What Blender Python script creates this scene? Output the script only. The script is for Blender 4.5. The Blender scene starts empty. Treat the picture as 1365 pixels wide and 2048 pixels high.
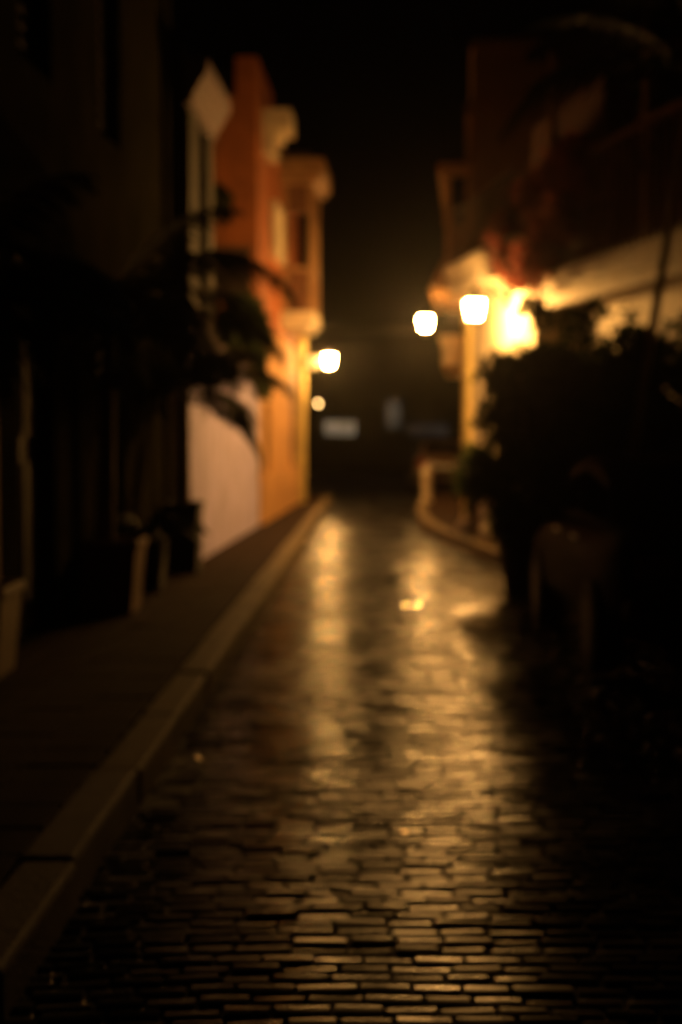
import bpy, math, random
from mathutils import Vector, Matrix
R = math.radians
random.seed(7)
sc = bpy.context.scene
COL = sc.collection

# ------------------------------------------------------------------ materials
MATS = {}
def mat(name, color, rough=0.8, var=0.25, scale=6.0, bump=0.2, bscale=40.0, metal=0.0, coat=0.0, spec=0.5, transl=0.0):
    m = bpy.data.materials.new(name); m.use_nodes = True
    nt = m.node_tree; N = nt.nodes; L = nt.links
    b = N['Principled BSDF']
    tc = N.new('ShaderNodeTexCoord')
    n1 = N.new('ShaderNodeTexNoise'); n1.inputs['Scale'].default_value = scale; n1.inputs['Detail'].default_value = 6
    L.new(tc.outputs['Object'], n1.inputs['Vector'])
    rp = N.new('ShaderNodeValToRGB')
    rp.color_ramp.elements[0].position = 0.3; rp.color_ramp.elements[1].position = 0.72
    rp.color_ramp.elements[0].color = tuple(c*(1-var) for c in color)+(1,)
    rp.color_ramp.elements[1].color = tuple(min(1, c*(1+var*0.5)) for c in color)+(1,)
    L.new(n1.outputs['Fac'], rp.inputs['Fac']); L.new(rp.outputs['Color'], b.inputs['Base Color'])
    n2 = N.new('ShaderNodeTexNoise'); n2.inputs['Scale'].default_value = bscale; n2.inputs['Detail'].default_value = 4
    L.new(tc.outputs['Object'], n2.inputs['Vector'])
    bp = N.new('ShaderNodeBump'); bp.inputs['Strength'].default_value = bump; bp.inputs['Distance'].default_value = 0.01
    L.new(n2.outputs['Fac'], bp.inputs['Height']); L.new(bp.outputs['Normal'], b.inputs['Normal'])
    mr = N.new('ShaderNodeMapRange'); mr.inputs['To Min'].default_value = max(0.04, rough-0.12); mr.inputs['To Max'].default_value = min(1, rough+0.12)
    L.new(n1.outputs['Fac'], mr.inputs['Value']); L.new(mr.outputs['Result'], b.inputs['Roughness'])
    b.inputs['Metallic'].default_value = metal
    b.inputs['Coat Weight'].default_value = coat
    b.inputs['Specular IOR Level'].default_value = spec
    if transl:                                 # thin leaves let light through
        tb = N.new('ShaderNodeBsdfTranslucent'); L.new(rp.outputs['Color'], tb.inputs['Color'])
        mx = N.new('ShaderNodeMixShader'); mx.inputs['Fac'].default_value = transl
        L.new(b.outputs['BSDF'], mx.inputs[1]); L.new(tb.outputs['BSDF'], mx.inputs[2])
        L.new(mx.outputs['Shader'], N['Material Output'].inputs['Surface'])
    MATS[name] = m
    return m

def emit(name, color, strength):
    m = bpy.data.materials.new(name); m.use_nodes = True
    nt = m.node_tree
    for n in list(nt.nodes): nt.nodes.remove(n)
    o = nt.nodes.new('ShaderNodeOutputMaterial'); e = nt.nodes.new('ShaderNodeEmission')
    e.inputs['Color'].default_value = color+(1,); e.inputs['Strength'].default_value = strength
    nt.links.new(e.outputs['Emission'], o.inputs['Surface'])
    return m

def glow_window(name, color, strength, scale):
    # a lit interior seen through dusty glass: brightness varies from pane to pane
    m = bpy.data.materials.new(name); m.use_nodes = True
    nt = m.node_tree; N = nt.nodes; L = nt.links
    b = N['Principled BSDF']; b.inputs['Base Color'].default_value = (.02, .02, .02, 1); b.inputs['Roughness'].default_value = .15
    tc = N.new('ShaderNodeTexCoord'); n = N.new('ShaderNodeTexNoise'); n.inputs['Scale'].default_value = scale; n.inputs['Detail'].default_value = 3
    L.new(tc.outputs['Object'], n.inputs['Vector'])
    mr = N.new('ShaderNodeMapRange'); mr.inputs['From Min'].default_value = .3; mr.inputs['From Max'].default_value = .7
    mr.inputs['To Min'].default_value = strength*.45; mr.inputs['To Max'].default_value = strength*1.3
    L.new(n.outputs['Fac'], mr.inputs['Value']); L.new(mr.outputs['Result'], b.inputs['Emission Strength'])
    b.inputs['Emission Color'].default_value = color+(1,)
    return m

LAMP = (1.0, 0.47, 0.115)
M = dict(
 cobble = None,
 mortar = mat('mortar', (.02, .018, .016), .85, .4, 8, .5, 60),
 earth = mat('earth', (.03, .026, .022), .9, .4, 2, .4, 20),
 paving = mat('paving', (.036, .02, .013), .9, .4, 3, .5, 35, spec=.05),
 kerb = mat('kerb_stone', (.165, .125, .07), .75, .4, 4, .6, 50, spec=.2),
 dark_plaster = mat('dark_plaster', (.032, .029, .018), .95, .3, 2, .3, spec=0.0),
 pale_plaster = mat('pale_plaster', (.065, .06, .048), .85, .3, 3, .3),
 pale_side = mat('mauve_plaster', (.07, .045, .05), .85, .2, 3, .3),
 cornice = mat('cornice_plaster', (.22, .17, .18), .8, .15, 6, .25),
 lilac = mat('lilac_plaster', (.54, .49, .80), .8, .25, 2.5, .3),
 orange = mat('orange_plaster', (.40, .125, .036), .85, .3, 2.2, .3),
 cream = mat('cream_plaster', (.73, .66, .48), .8, .25, 3, .3),
 peach = mat('peach_plaster', (.60, .33, .115), .85, .3, 2.2, .3),
 yellow = mat('yellow_plaster', (.68, .55, .2), .8, .25, 3, .3),
 red_plaster = mat('red_plaster', (.10, .03, .024), .85, .25, 2, .3),
 brown_plaster = mat('brown_plaster', (.36, .22, .12), .85, .2, 2, .3),
 tower = mat('ochre_plaster', (.17, .10, .048), .85, .2, 2, .3),
 roof = mat('roof_tile', (.06, .04, .035), .8, .3, 8, .5),
 wood = mat('varnished_wood', (.38, .23, .11), .55, .3, 7, .3, 60),
 brown_wood = mat('brown_wood', (.18, .085, .04), .6, .3, 7, .3, 60),
 dark_wood = mat('dark_wood', (.03, .02, .015), .65, .3, 7, .3, 60, spec=.2),
 iron = mat('black_iron', (.02, .02, .02), .45, .3, 15, .2, 80, metal=.6),
 white_iron = mat('white_painted_iron', (.75, .7, .6), .5, .12, 15, .1, 80),
 dark_glass = mat('dark_glass', (.004, .004, .005), .5, .2, 2, .02, spec=.0),
 leaf = mat('leaf', (.045, .07, .02), .6, .5, 5, .2, spec=.25, transl=.3),
 palm = mat('palm_leaf', (.018, .026, .010), .6, .5, 5, .2, spec=.15),
 bract = mat('red_bract', (.42, .13, .085), .7, .4, 6, .2, transl=.4),
 bark_pale = mat('pale_bark', (.38, .28, .16), .8, .3, 10, .6, 25),
 bark = mat('bark', (.16, .11, .065), .85, .4, 10, .8, 25),
 soil = mat('soil', (.03, .02, .014), .95, .4, 20, .8, 60),
 terracotta = mat('terracotta', (.22, .12, .07), .75, .25, 5, .3),
 ochre_pot = mat('ochre_pot', (.34, .25, .11), .7, .25, 5, .3),
 dark_pot = mat('dark_pot', (.015, .016, .015), .8, .3, 5, .3),
 stone = mat('pale_stone', (.5, .42, .3), .75, .3, 7, .6, 20),
 chair_metal = mat('chair_lacquer', (.10, .055, .03), .3, .2, 10, .1, 60),
 red_cloth = mat('rust_cloth', (.2, .05, .025), .85, .3, 12, .5, 90),
 dark_paint = mat('dark_car_paint', (.013, .006, .005), .6, .2, 3, .02, spec=.02),
 car_paint = mat('car_paint', (.22, .12, .07), .25, .1, 3, .02, coat=.7),
 rubber = mat('rubber', (.015, .015, .015), .8, .2, 20, .2),
 tarred_wood = mat('tarred_wood', (.008, .006, .005), .9, .3, 7, .3, 60, spec=0.0),
 dull_rim = mat('dull_rim', (.05, .045, .04), .6, .3, 10, .2),
 alloy = mat('alloy', (.5, .5, .5), .3, .1, 10, .05, metal=.9),
 tail_red = mat('tail_lens', (.25, .01, .01), .2, .1, 10, .02),
 glint_metal = mat('glint_disc_metal', (.5, .44, .36), .12, .05, .5, 0.0, metal=1.0),
 glint_dull = mat('glint_disc_dull', (.4, .3, .18), .34, .1, .5, 0.0, metal=1.0),
 lamp_glass = emit('lamp_glass_lit', LAMP, 900.0),
 lamp_glass_strong = emit('lamp_glass_bright', LAMP, 1150.0),
 globe = emit('globe_lit', (1.0, .54, .17), 22.0),
 shop = glow_window('shop_window_lit', (.84, .84, .66), .17, 1.2),
 teal = glow_window('doorway_lit', (.5, .78, .78), .028, 1.0),
 dim = glow_window('window_dim', (.7, .72, .75), .012, 1.0),
)

def cobble_mat():
    m = bpy.data.materials.new('wet_cobble'); m.use_nodes = True
    nt = m.node_tree; N = nt.nodes; L = nt.links; b = N['Principled BSDF']
    tc = N.new('ShaderNodeTexCoord'); geo = N.new('ShaderNodeNewGeometry')
    big = N.new('ShaderNodeTexNoise'); big.inputs['Scale'].default_value = .75; big.inputs['Detail'].default_value = 4
    L.new(tc.outputs['Object'], big.inputs['Vector'])
    fine = N.new('ShaderNodeTexNoise'); fine.inputs['Scale'].default_value = 70; fine.inputs['Detail'].default_value = 5
    L.new(tc.outputs['Object'], fine.inputs['Vector'])
    # each brick its own tone (random per island)
    rp = N.new('ShaderNodeValToRGB')
    e = rp.color_ramp.elements
    e[0].position = 0; e[0].color = (.009, .010, .013, 1); e[1].position = 1; e[1].color = (.026, .023, .021, 1)
    k = e.new(.5); k.color = (.015, .016, .019, 1)
    L.new(geo.outputs['Random Per Island'], rp.inputs['Fac'])
    L.new(rp.outputs['Color'], b.inputs['Base Color'])
    mr = N.new('ShaderNodeMapRange'); mr.inputs['From Min'].default_value = .32; mr.inputs['From Max'].default_value = .68
    mr.inputs['To Min'].default_value = .14; mr.inputs['To Max'].default_value = .27
    L.new(big.outputs['Fac'], mr.inputs['Value'])
    ad = N.new('ShaderNodeMath'); ad.operation = 'MULTIPLY_ADD'; ad.inputs[1].default_value = .10; 
    L.new(geo.outputs['Random Per Island'], ad.inputs[0]); L.new(mr.outputs['Result'], ad.inputs[2])
    L.new(ad.outputs['Value'], b.inputs['Roughness'])
    wet = N.new('ShaderNodeTexNoise'); wet.inputs['Scale'].default_value = 2.8; wet.inputs['Detail'].default_value = 5
    L.new(tc.outputs['Object'], wet.inputs['Vector'])
    sp = N.new('ShaderNodeMapRange'); sp.inputs['From Min'].default_value = .40; sp.inputs['From Max'].default_value = .60
    sp.inputs['To Min'].default_value = .02; sp.inputs['To Max'].default_value = .23
    L.new(wet.outputs['Fac'], sp.inputs['Value']); L.new(sp.outputs['Result'], b.inputs['Specular IOR Level'])
    bp = N.new('ShaderNodeBump'); bp.inputs['Strength'].default_value = .14; bp.inputs['Distance'].default_value = .004
    L.new(fine.outputs['Fac'], bp.inputs['Height']); L.new(bp.outputs['Normal'], b.inputs['Normal'])
    return m
M['cobble'] = cobble_mat()

# ------------------------------------------------------------------ mesh builder
class MB:
    def __init__(s): s.v = []; s.f = []
    def quad(s, *p):
        i = len(s.v); s.v += [tuple(q) for q in p]; s.f.append(tuple(range(i, i+len(p))))
    def box(s, x0, x1, y0, y1, z0, z1, fn=None):
        P = [(x0,y0,z0),(x1,y0,z0),(x1,y1,z0),(x0,y1,z0),(x0,y0,z1),(x1,y0,z1),(x1,y1,z1),(x0,y1,z1)]
        if fn: P = [fn(*p) for p in P]
        i = len(s.v); s.v += P
        F = [(0,3,2,1),(4,5,6,7),(0,1,5,4),(1,2,6,5),(2,3,7,6),(3,0,4,7)]
        s.f += [tuple(i+k for k in f) for f in F]
    def tube(s, pts, r, n=8, cap=True):
        pts = [Vector(p) for p in pts]
        rs = r if isinstance(r, (list, tuple)) else [r]*len(pts)
        i0 = len(s.v); prev = None
        for k, p in enumerate(pts):
            t = (pts[min(k+1, len(pts)-1)]-pts[max(k-1, 0)])
            t = t.normalized() if t.length > 1e-9 else Vector((0,0,1))
            a = prev if prev else (Vector((0,0,1)) if abs(t.z) < .9 else Vector((1,0,0)))
            u = (a - t*a.dot(t)).normalized(); w = t.cross(u); prev = u
            for j in range(n):
                an = 2*math.pi*j/n
                s.v.append(tuple(p+(u*math.cos(an)+w*math.sin(an))*rs[k]))
        for k in range(len(pts)-1):
            for j in range(n):
                a = i0+k*n+j; b = i0+k*n+(j+1) % n
                s.f.append((a, b, b+n, a+n))
        if cap:
            s.f.append(tuple(i0+j for j in reversed(range(n))))
            e = i0+(len(pts)-1)*n
            s.f.append(tuple(e+j for j in range(n)))
    def lathe(s, c, prof, n=20, sq=False):
        # prof: (radius, z) pairs from bottom to top
        c = Vector(c); i0 = len(s.v)
        for r, z in prof:
            for j in range(n):
                an = 2*math.pi*(j+.5)/n
                s.v.append((c.x+r*math.cos(an), c.y+r*math.sin(an), c.z+z))
        for k in range(len(prof)-1):
            for j in range(n):
                a = i0+k*n+j; b = i0+k*n+(j+1) % n
                s.f.append((a, b, b+n, a+n))
        s.f.append(tuple(i0+j for j in reversed(range(n))))
        e = i0+(len(prof)-1)*n
        s.f.append(tuple(e+j for j in range(n)))
    def build(s, name, m, parent=None, smooth=False, bevel=0.0):
        me = bpy.data.meshes.new(name)
        off = Vector((0,0,0))
        p = parent
        while p is not None:
            off += p.location; p = p.parent
        vs = s.v
        if off.length: vs = [(x-off.x, y-off.y, z-off.z) for x, y, z in s.v]
        me.from_pydata(vs, [], s.f); me.update()
        me.materials.append(m)
        if smooth:
            me.polygons.foreach_set('use_smooth', [True]*len(me.polygons))
        o = bpy.data.objects.new(name, me); COL.objects.link(o)
        if parent: o.parent = parent
        if bevel:
            b = o.modifiers.new('Bevel', 'BEVEL'); b.width = bevel; b.segments = 2; b.limit_method = 'ANGLE'
        return o

def tag(o, label, cat, group=None, kind=None):
    if label: o['label'] = label
    if cat: o['category'] = cat
    if group: o['group'] = group
    if kind: o['kind'] = kind
    return o
def thing(name, label, cat, loc, group=None):
    o = bpy.data.objects.new(name, None); COL.objects.link(o); o.location = loc
    o.empty_display_size = .2
    return tag(o, label, cat, group)
def structure(o): o['kind'] = 'structure'; return o

class Fr:
    """facade frame: u along the street (about the depth y), v out towards the street, z up"""
    def __init__(s, x0, slope, side):
        s.x0, s.k, s.side = x0, slope, side
        l = math.hypot(slope, 1); s.n = (side/l, -slope*side/l)
    def p(s, u, v, z): return (s.x0+s.k*u+s.n[0]*v, u+s.n[1]*v, z)

def wall_holes(mb, fr, u0, u1, z0, z1, v0, v1, holes=()):
    us = sorted({u0, u1, *[h[0] for h in holes], *[h[1] for h in holes]})
    zs = sorted({z0, z1, *[h[2] for h in holes], *[h[3] for h in holes]})
    us = [u for u in us if u0 <= u <= u1]; zs = [z for z in zs if z0 <= z <= z1]
    nu, nz = len(us)-1, len(zs)-1
    def solid(i, j):
        if not (0 <= i < nu and 0 <= j < nz): return False
        cu, cz = (us[i]+us[i+1])/2, (zs[j]+zs[j+1])/2
        return not any(h[0] < cu < h[1] and h[2] < cz < h[3] for h in holes)
    for i in range(nu):
        for j in range(nz):
            if not solid(i, j): continue
            a, b, c, d = us[i], us[i+1], zs[j], zs[j+1]; p = fr.p
            mb.quad(p(a,v1,c), p(b,v1,c), p(b,v1,d), p(a,v1,d))
            mb.quad(p(a,v0,c), p(a,v0,d), p(b,v0,d), p(b,v0,c))
            if not solid(i-1, j): mb.quad(p(a,v0,c), p(a,v1,c), p(a,v1,d), p(a,v0,d))
            if not solid(i+1, j): mb.quad(p(b,v0,c), p(b,v0,d), p(b,v1,d), p(b,v1,c))
            if not solid(i, j-1): mb.quad(p(a,v0,c), p(b,v0,c), p(b,v1,c), p(a,v1,c))
            if not solid(i, j+1): mb.quad(p(a,v0,d), p(a,v1,d), p(b,v1,d), p(b,v0,d))

def fbox(fr, boxes):
    mb = MB()
    for b in boxes: mb.box(*b, fn=fr.p)
    return mb

# ------------------------------------------------------------------ ground
mb = MB(); mb.quad((-400,-60,-.05), (400,-60,-.05), (400,600,-.05), (-400,600,-.05))
structure(mb.build('ground', M['earth']))
mb = MB(); mb.quad((-1.6,-2,-.016), (6.5,-2,-.016), (6.5,52,-.016), (-1.6,52,-.016))
structure(mb.build('road_bed', M['mortar']))
def road():
    mb = MB(); rnd = random.Random(3)
    y = 1.6
    row = 0
    while y < 41:
        h = .079+rnd.uniform(-.007, .007)
        x = -1.25+.02*y - rnd.uniform(0, .2)
        xe = min(4.0, .34*y+.4) if y < 17 else 2.4
        if y > 33: xe = 3.0
        while x < xe:
            w = .160+rnd.uniform(-.024, .028)
            g = .003+rnd.uniform(0, .003)
            x0, x1 = x+g, x+w-g
            wav = lambda xx: .05*math.sin(xx*.9+y*.23)+.02*math.sin(xx*2.3+y*.7)-.018*(xx-.6)**2
            jy = rnd.uniform(-.004, .004)
            zc = rnd.gauss(0, .0028)+.006*math.sin(x*1.7+y*.9)
            tx, ty = rnd.gauss(0, .015), rnd.gauss(0, .07)
            cx = (x0+x1)/2
            y0, y1 = y+g+jy, y+h-g+jy
            crown = -.010*((cx-.55)/1.5)**2
            hw_ = (y1-y0)/2
            prof = [(0, -.018), (.003, -.010)]+[(hw_+q*hw_, -3.0*(q*hw_)**2) for q in (-.84, -.5, -.17, .17, .5, .84)]+[(2*hw_-.003, -.010), (2*hw_, -.018)]
            pt = lambda px, d, dz: (px, y0+d+wav(px), zc+crown+dz+tx*(px-cx)+ty*(y0+d-y-h/2))
            i = len(mb.v); n = len(prof)
            for px in (x0+.004, x1-.004):
                for d, dz in prof: mb.v.append(pt(px, d, dz))
            for k in range(n-1): mb.f.append((i+k, i+n+k, i+n+k+1, i+k+1))
            for px, px2, o_ in ((x0+.004, x0, 1), (x1-.004, x1, 0)):        # chamfered ends
                i = len(mb.v)
                for d, dz in prof: mb.v.append(pt(px, d, dz))
                for d, dz in prof: mb.v.append(pt(px2, d, dz-.007))
                for k in range(n-1):
                    mb.f.append((i+k, i+k+1, i+n+k+1, i+n+k) if o_ else (i+k+1, i+k, i+n+k, i+n+k+1))
            x += w
        y += h; row += 1
    return mb
o = road().build('road', M['cobble'], smooth=True); structure(o)

# left pavement and kerb
KO = lambda d: -1.02+.024*d        # kerb arris facing the road
KI = lambda d: KO(d)-.2
mb = MB(); rnd = random.Random(5)
y = 1.0
while y < 34.0:
    l = rnd.uniform(1.0, 1.5)
    a, b = y+.006, min(y+l, 34)-.006
    dz = rnd.uniform(-.006, .006); dx = rnd.uniform(-.008, .008)
    P = [(KI(a)+dx, a), (KO(a)+dx, a), (KO(b)+dx, b), (KI(b)+dx, b)]
    i = len(mb.v)
    for z, ins in ((-.04, 0), (.15+dz, 0)):
        for (px, py) in P: mb.v.append((px, py, z))
    for f in [(4,5,6,7), (0,1,5,4), (1,2,6,5), (2,3,7,6), (3,0,4,7)]: mb.f.append(tuple(i+k for k in f))
    y += l
structure(mb.build('kerb', M['kerb'], bevel=.022))
mb = MB(); rnd = random.Random(6)
y = .6
while y < 34:
    x = KI(y)-.006
    while x > -4.2:
        w = .33
        dz = rnd.uniform(-.003, .003)
        mb.box(x-w+.005, x-.005, y+.005, y+.325, .09, .142+dz)
        x -= w
    y += .33
structure(mb.build('pavement', M['paving'], bevel=.006))

# right pavement with its bulging kerb
RK = [(3.6, 8.6), (2.75, 11.5), (2.32, 14.5), (1.98, 17.2), (1.68, 20.0), (1.47, 22.4), (1.40, 24.0), (1.42, 26.0), (1.55, 29.0), (1.9, 33.5), (2.3, 38)]
def smooth_path(P, n=5):
    out = []
    for i in range(len(P)-1):
        p0 = Vector(P[max(i-1, 0)]); p1 = Vector(P[i]); p2 = Vector(P[i+1]); p3 = Vector(P[min(i+2, len(P)-1)])
        for k in range(n):
            t = k/n
            out.append(.5*((2*p1)+(p2-p0)*t+(2*p0-5*p1+4*p2-p3)*t*t+(3*p1-p0-3*p2+p3)*t**3))
    out.append(Vector(P[-1])); return out
path = smooth_path(RK)
mb = MB()
for i in range(len(path)-1):
    a, b = path[i], path[i+1]
    t = (b-a).normalized(); n = Vector((t.y, -t.x))
    a2, b2 = a+t*.006, b-t*.006
    q = [a2, a2+n*.2, b2+n*.2, b2]
    k = len(mb.v)
    for z in (-.04, .15): mb.v += [(p.x, p.y, z) for p in q]
    for f in [(4,7,6,5), (0,4,5,1), (1,5,6,2), (2,6,7,3), (3,7,4,0)]: mb.f.append(tuple(k+j for j in f))
structure(mb.build('kerb_stones', M['kerb'], bevel=.02))
mb = MB()
for i in range(len(path)-1):
    a, b = path[i], path[i+1]
    mb.quad((a.x+.19, a.y, .138), (7, a.y, .138), (7, b.y, .138), (b.x+.19, b.y, .138))
structure(mb.build('side_pavement', M['paving']))

# ------------------------------------------------------------------ lanterns
def lantern(label, pos, wall, group='lit street lanterns', s=1.0, arm_mat='iron', arm_r=.016, w=.112, straight=False, glass='lamp_glass'):
    """pos: centre of the glass; wall: point where the bracket is fixed"""
    P = Vector(pos); W = Vector(wall)
    t = thing('wall_lantern', label, 'lantern', tuple(W), group)
    h = .21*s; wt = w*s*math.sqrt(2); wb = wt*.66
    g = MB(); g.lathe((P.x, P.y, P.z-h/2), [(wb, 0), (wt, h)], 4); g.build('glass', M[glass], t)
    f = MB()
    for j in range(4):
        an = 2*math.pi*(j+.5)/4
        f.tube([(P.x+(wb+.006)*math.cos(an), P.y+(wb+.006)*math.sin(an), P.z-h/2-.01), (P.x+(wt+.006)*math.cos(an), P.y+(wt+.006)*math.sin(an), P.z+h/2+.01)], .007*s, 6)
    f.lathe((P.x, P.y, P.z-h/2-.035), [(wb*.5, 0), (wb*1.05, .012), (wb*1.05, .03)], 4)
    f.build('frame', M['iron'], t)
    c = MB(); c.lathe((P.x, P.y, P.z+h/2+.004), [(wt*1.4, 0), (wt*1.42, .015), (wt*.6, .1), (wt*.3, .13), (wt*.3, .16), (.02, .19), (.012, .22)], 4)
    c.build('cap', M['iron'], t)
    fi = MB(); fi.lathe((P.x, P.y, P.z-h/2-.1), [(.006, 0), (.022, .02), (.022, .035), (.01, .05), (.014, .064)], 12); fi.build('finial', M['white_iron'], t, smooth=True)
    top = P+Vector((0, 0, h/2+.22))
    if straight:                              # box-section arm that holds the lantern by its side
        D = P-W; D.z = 0; L = D.length; D.normalize(); S = Vector((-D.y, D.x, 0))
        b = MB()
        def q(l, sd, z): return tuple(W+D*l+S*sd+Vector((0, 0, z)))
        b.box(0, L-w*s-.005, -.04, .04, -.06, .09, fn=q)
        b.box(0, L*.6, -.02, .02, -.16, -.062, fn=q)
        b.build('bracket', M[arm_mat], t, bevel=.008)
        pl = MB(); pl.box(-.03, .0, -.07, .07, -.22, .14, fn=q); pl.build('wall_plate', M['iron'], t)
        return t
    b = MB(); pts = []
    for k in range(9):
        q = k/8
        p = W.lerp(top, q); p.z = W.z+(top.z-W.z)*q+.10*math.sin(q*math.pi)
        pts.append(p)
    b.tube(pts, arm_r, 8)
    sp = []
    D = (top-W); D.z = 0; L = D.length; D.normalize()
    for k in range(15):                       # scroll under the arm
        q = k/14*2.2*math.pi; r = .085*(1-k/17)
        sp.append(W+D*(L*.32+r*math.cos(q))+Vector((0, 0, (top.z-W.z)*.32-.03+r*math.sin(q))))
    b.tube(sp, arm_r*.6, 6)
    b.build('bracket', M[arm_mat], t, smooth=True)
    pl = MB(); pl.lathe((W.x, W.y, W.z-.09), [(.05, 0), (.05, .18)], 12); pl.build('wall_plate', M['iron'], t)
    return t

# ------------------------------------------------------------------ foliage helpers
def leaf(mb, p, d, size, rnd, up=.3):
    d = Vector(d).normalized()
    a = Vector((rnd.gauss(0, 1), rnd.gauss(0, 1), rnd.gauss(0, 1)+up)).normalized()
    s = d.cross(a)
    if s.length < 1e-3: return
    s.normalize(); p = Vector(p); w = size*.36
    m = p+d*size*.5
    mb.quad(p, m+s*w, p+d*size, m-s*w)

def bush(mb, clumps, count, size, rnd, droop=0.0):
    tot = sum(r**2 for _, r in clumps)
    for c, r in clumps:
        c = Vector(c)
        for _ in range(int(count*r*r/tot)):
            v = Vector((rnd.gauss(0, 1), rnd.gauss(0, 1), rnd.gauss(0, 1))).normalized()
            q = r*(rnd.random()**.45)*rnd.uniform(.7, 1.12)
            p = c+Vector((v.x*q, v.y*q, v.z*q))
            dd = v+Vector((rnd.gauss(0, .6), rnd.gauss(0, .6), rnd.gauss(0, .6)-droop))
            leaf(mb, p, dd, size*rnd.uniform(.6, 1.3), rnd)

def frond_mesh(mb, base, az, elev, length, droop, rnd, leaf_len=.28, pairs=34, width=.028):
    base = Vector(base); H = Vector((math.cos(az), math.sin(az), 0)); S = Vector((-math.sin(az), math.cos(az), 0))
    pts = []; p = base.copy(); e = elev; n = 16
    for k in range(n+1):
        pts.append(p.copy())
        p = p+(H*math.cos(e)+Vector((0, 0, math.sin(e))))*(length/n)
        e -= droop/n*(.5+1.0*k/n)
    mb.tube(pts, [.014*(1-.8*k/n) for k in range(n+1)], 5)
    for i in range(pairs):
        q = .16+.84*i/(pairs-1)
        k = min(int(q*n), n-1); fr_ = q*n-k
        c = pts[k].lerp(pts[k+1], fr_); t = (pts[k+1]-pts[k]).normalized()
        L = leaf_len*math.sin(math.pi*(.12+.82*q))**.7*rnd.uniform(.85, 1.1)
        for sgn in (-1, 1):
            d = (S*sgn*.8+t*.65+Vector((0, 0, -.22+rnd.gauss(0, .1)))).normalized()
            m1 = c+d*L*.5+Vector((0, 0, -.02*L)); tip = c+d*L+Vector((0, 0, -.32*L))
            wv = t*width*.5
            mb.quad(c-wv*.6, c+wv*.6, m1+wv, m1-wv)
            mb.quad(m1-wv, m1+wv, tip+wv*.05, tip-wv*.05)

def palm(root, base, height, nf, length, rnd, leaf_len, trunk_r=.05, lean=(0, 0), azs=None, elevs=None, droops=None, pairs=34, tm_='bark'):
    bx, by, bz = base
    top = (bx+lean[0], by+lean[1], bz+height)
    tm = MB(); pts = []; rs = []
    for k in range(11):
        q = k/10
        pts.append((bx+lean[0]*q, by+lean[1]*q, bz+height*q)); rs.append(trunk_r*(1.15-.35*q)*(1+.06*(k % 2)))
    tm.tube(pts, rs, 10); tm.build('trunk', M[tm_], root, smooth=True)
    for k in range(nf):
        az = azs[k] if azs else 2*math.pi*k/nf*1.0+rnd.uniform(-.25, .25)
        el = elevs[k] if elevs else R(rnd.choice([75, 60, 45, 30, 15]))
        dr = droops[k] if droops else R(rnd.uniform(80, 130))
        fm = MB(); frond_mesh(fm, top, az, el, length*rnd.uniform(.85, 1.1), dr, rnd, leaf_len, pairs)
        fm.build('frond', M['palm'], root)

# ------------------------------------------------------------------ LEFT: dark house nearest
FL = Fr(-2.485, .05, 1)              # pale wall line
FD = Fr(-2.68, .05, 1)               # nearer, set back a little
t = thing('dark_house', 'tall unlit dark house filling the upper left, behind the potted palms', 'house', FD.p(9, 0, 0))
holes = [(9.7, 10.7, .15, 2.9), (12.2, 13.3, .15, 2.9), (9.8, 10.7, 4.2, 6.6), (12.3, 13.2, 4.2, 6.6)]
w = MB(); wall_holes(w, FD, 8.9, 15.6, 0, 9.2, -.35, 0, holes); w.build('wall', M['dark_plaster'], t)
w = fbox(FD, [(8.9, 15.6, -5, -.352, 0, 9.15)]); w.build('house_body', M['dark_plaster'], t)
for h in holes[:2]:
    d = fbox(FD, [(h[0], h[1], -.2, -.14, .15, 2.9)]).build('door', M['dark_wood'], t)
    fbox(FD, [(h[0]+.1+.46*k, h[0]+.1+.46*k+.34, -.139, -.12, z, z+1.0) for k in (0, 1) for z in (.4, 1.6)]).build('panel', M['dark_wood'], d)
for h in holes[2:]:
    d = fbox(FD, [(h[0], h[1], -.2, -.16, h[2], h[3])]).build('shutter', M['dark_wood'], t)
    fbox(FD, [(h[0], h[1], -.15, -.12, z*.12+h[2]+.05, z*.12+h[2]+.1) for z in range(19)]).build('louvre', M['dark_wood'], d)
fbox(FD, [(8.9, 15.6, .002, .22, 9.0, 9.4)]).build('cornice', M['dark_plaster'], t)
fbox(FD, [(15.35, 15.6, .002, .06, 0, 9.0)]).build('pilaster', M['dark_plaster'], t)

t = thing('corner_house', 'buff plastered wall at the very left edge, seen behind palm leaves', 'house', FD.p(6, 0, 0))
w = MB(); wall_holes(w, FD, 6.0, 8.88, 0, 9.0, -.35, .1, [(6.5, 7.5, .15, 2.8)]); w.build('wall', M['brown_plaster'], t)
fbox(FD, [(6.0, 8.88, -5, -.352, 0, 9.0)]).build('house_body', M['brown_plaster'], t)
fbox(FD, [(6.5, 7.5, -.2, -.1, .15, 2.8)]).build('door', M['dark_wood'], t)

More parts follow.
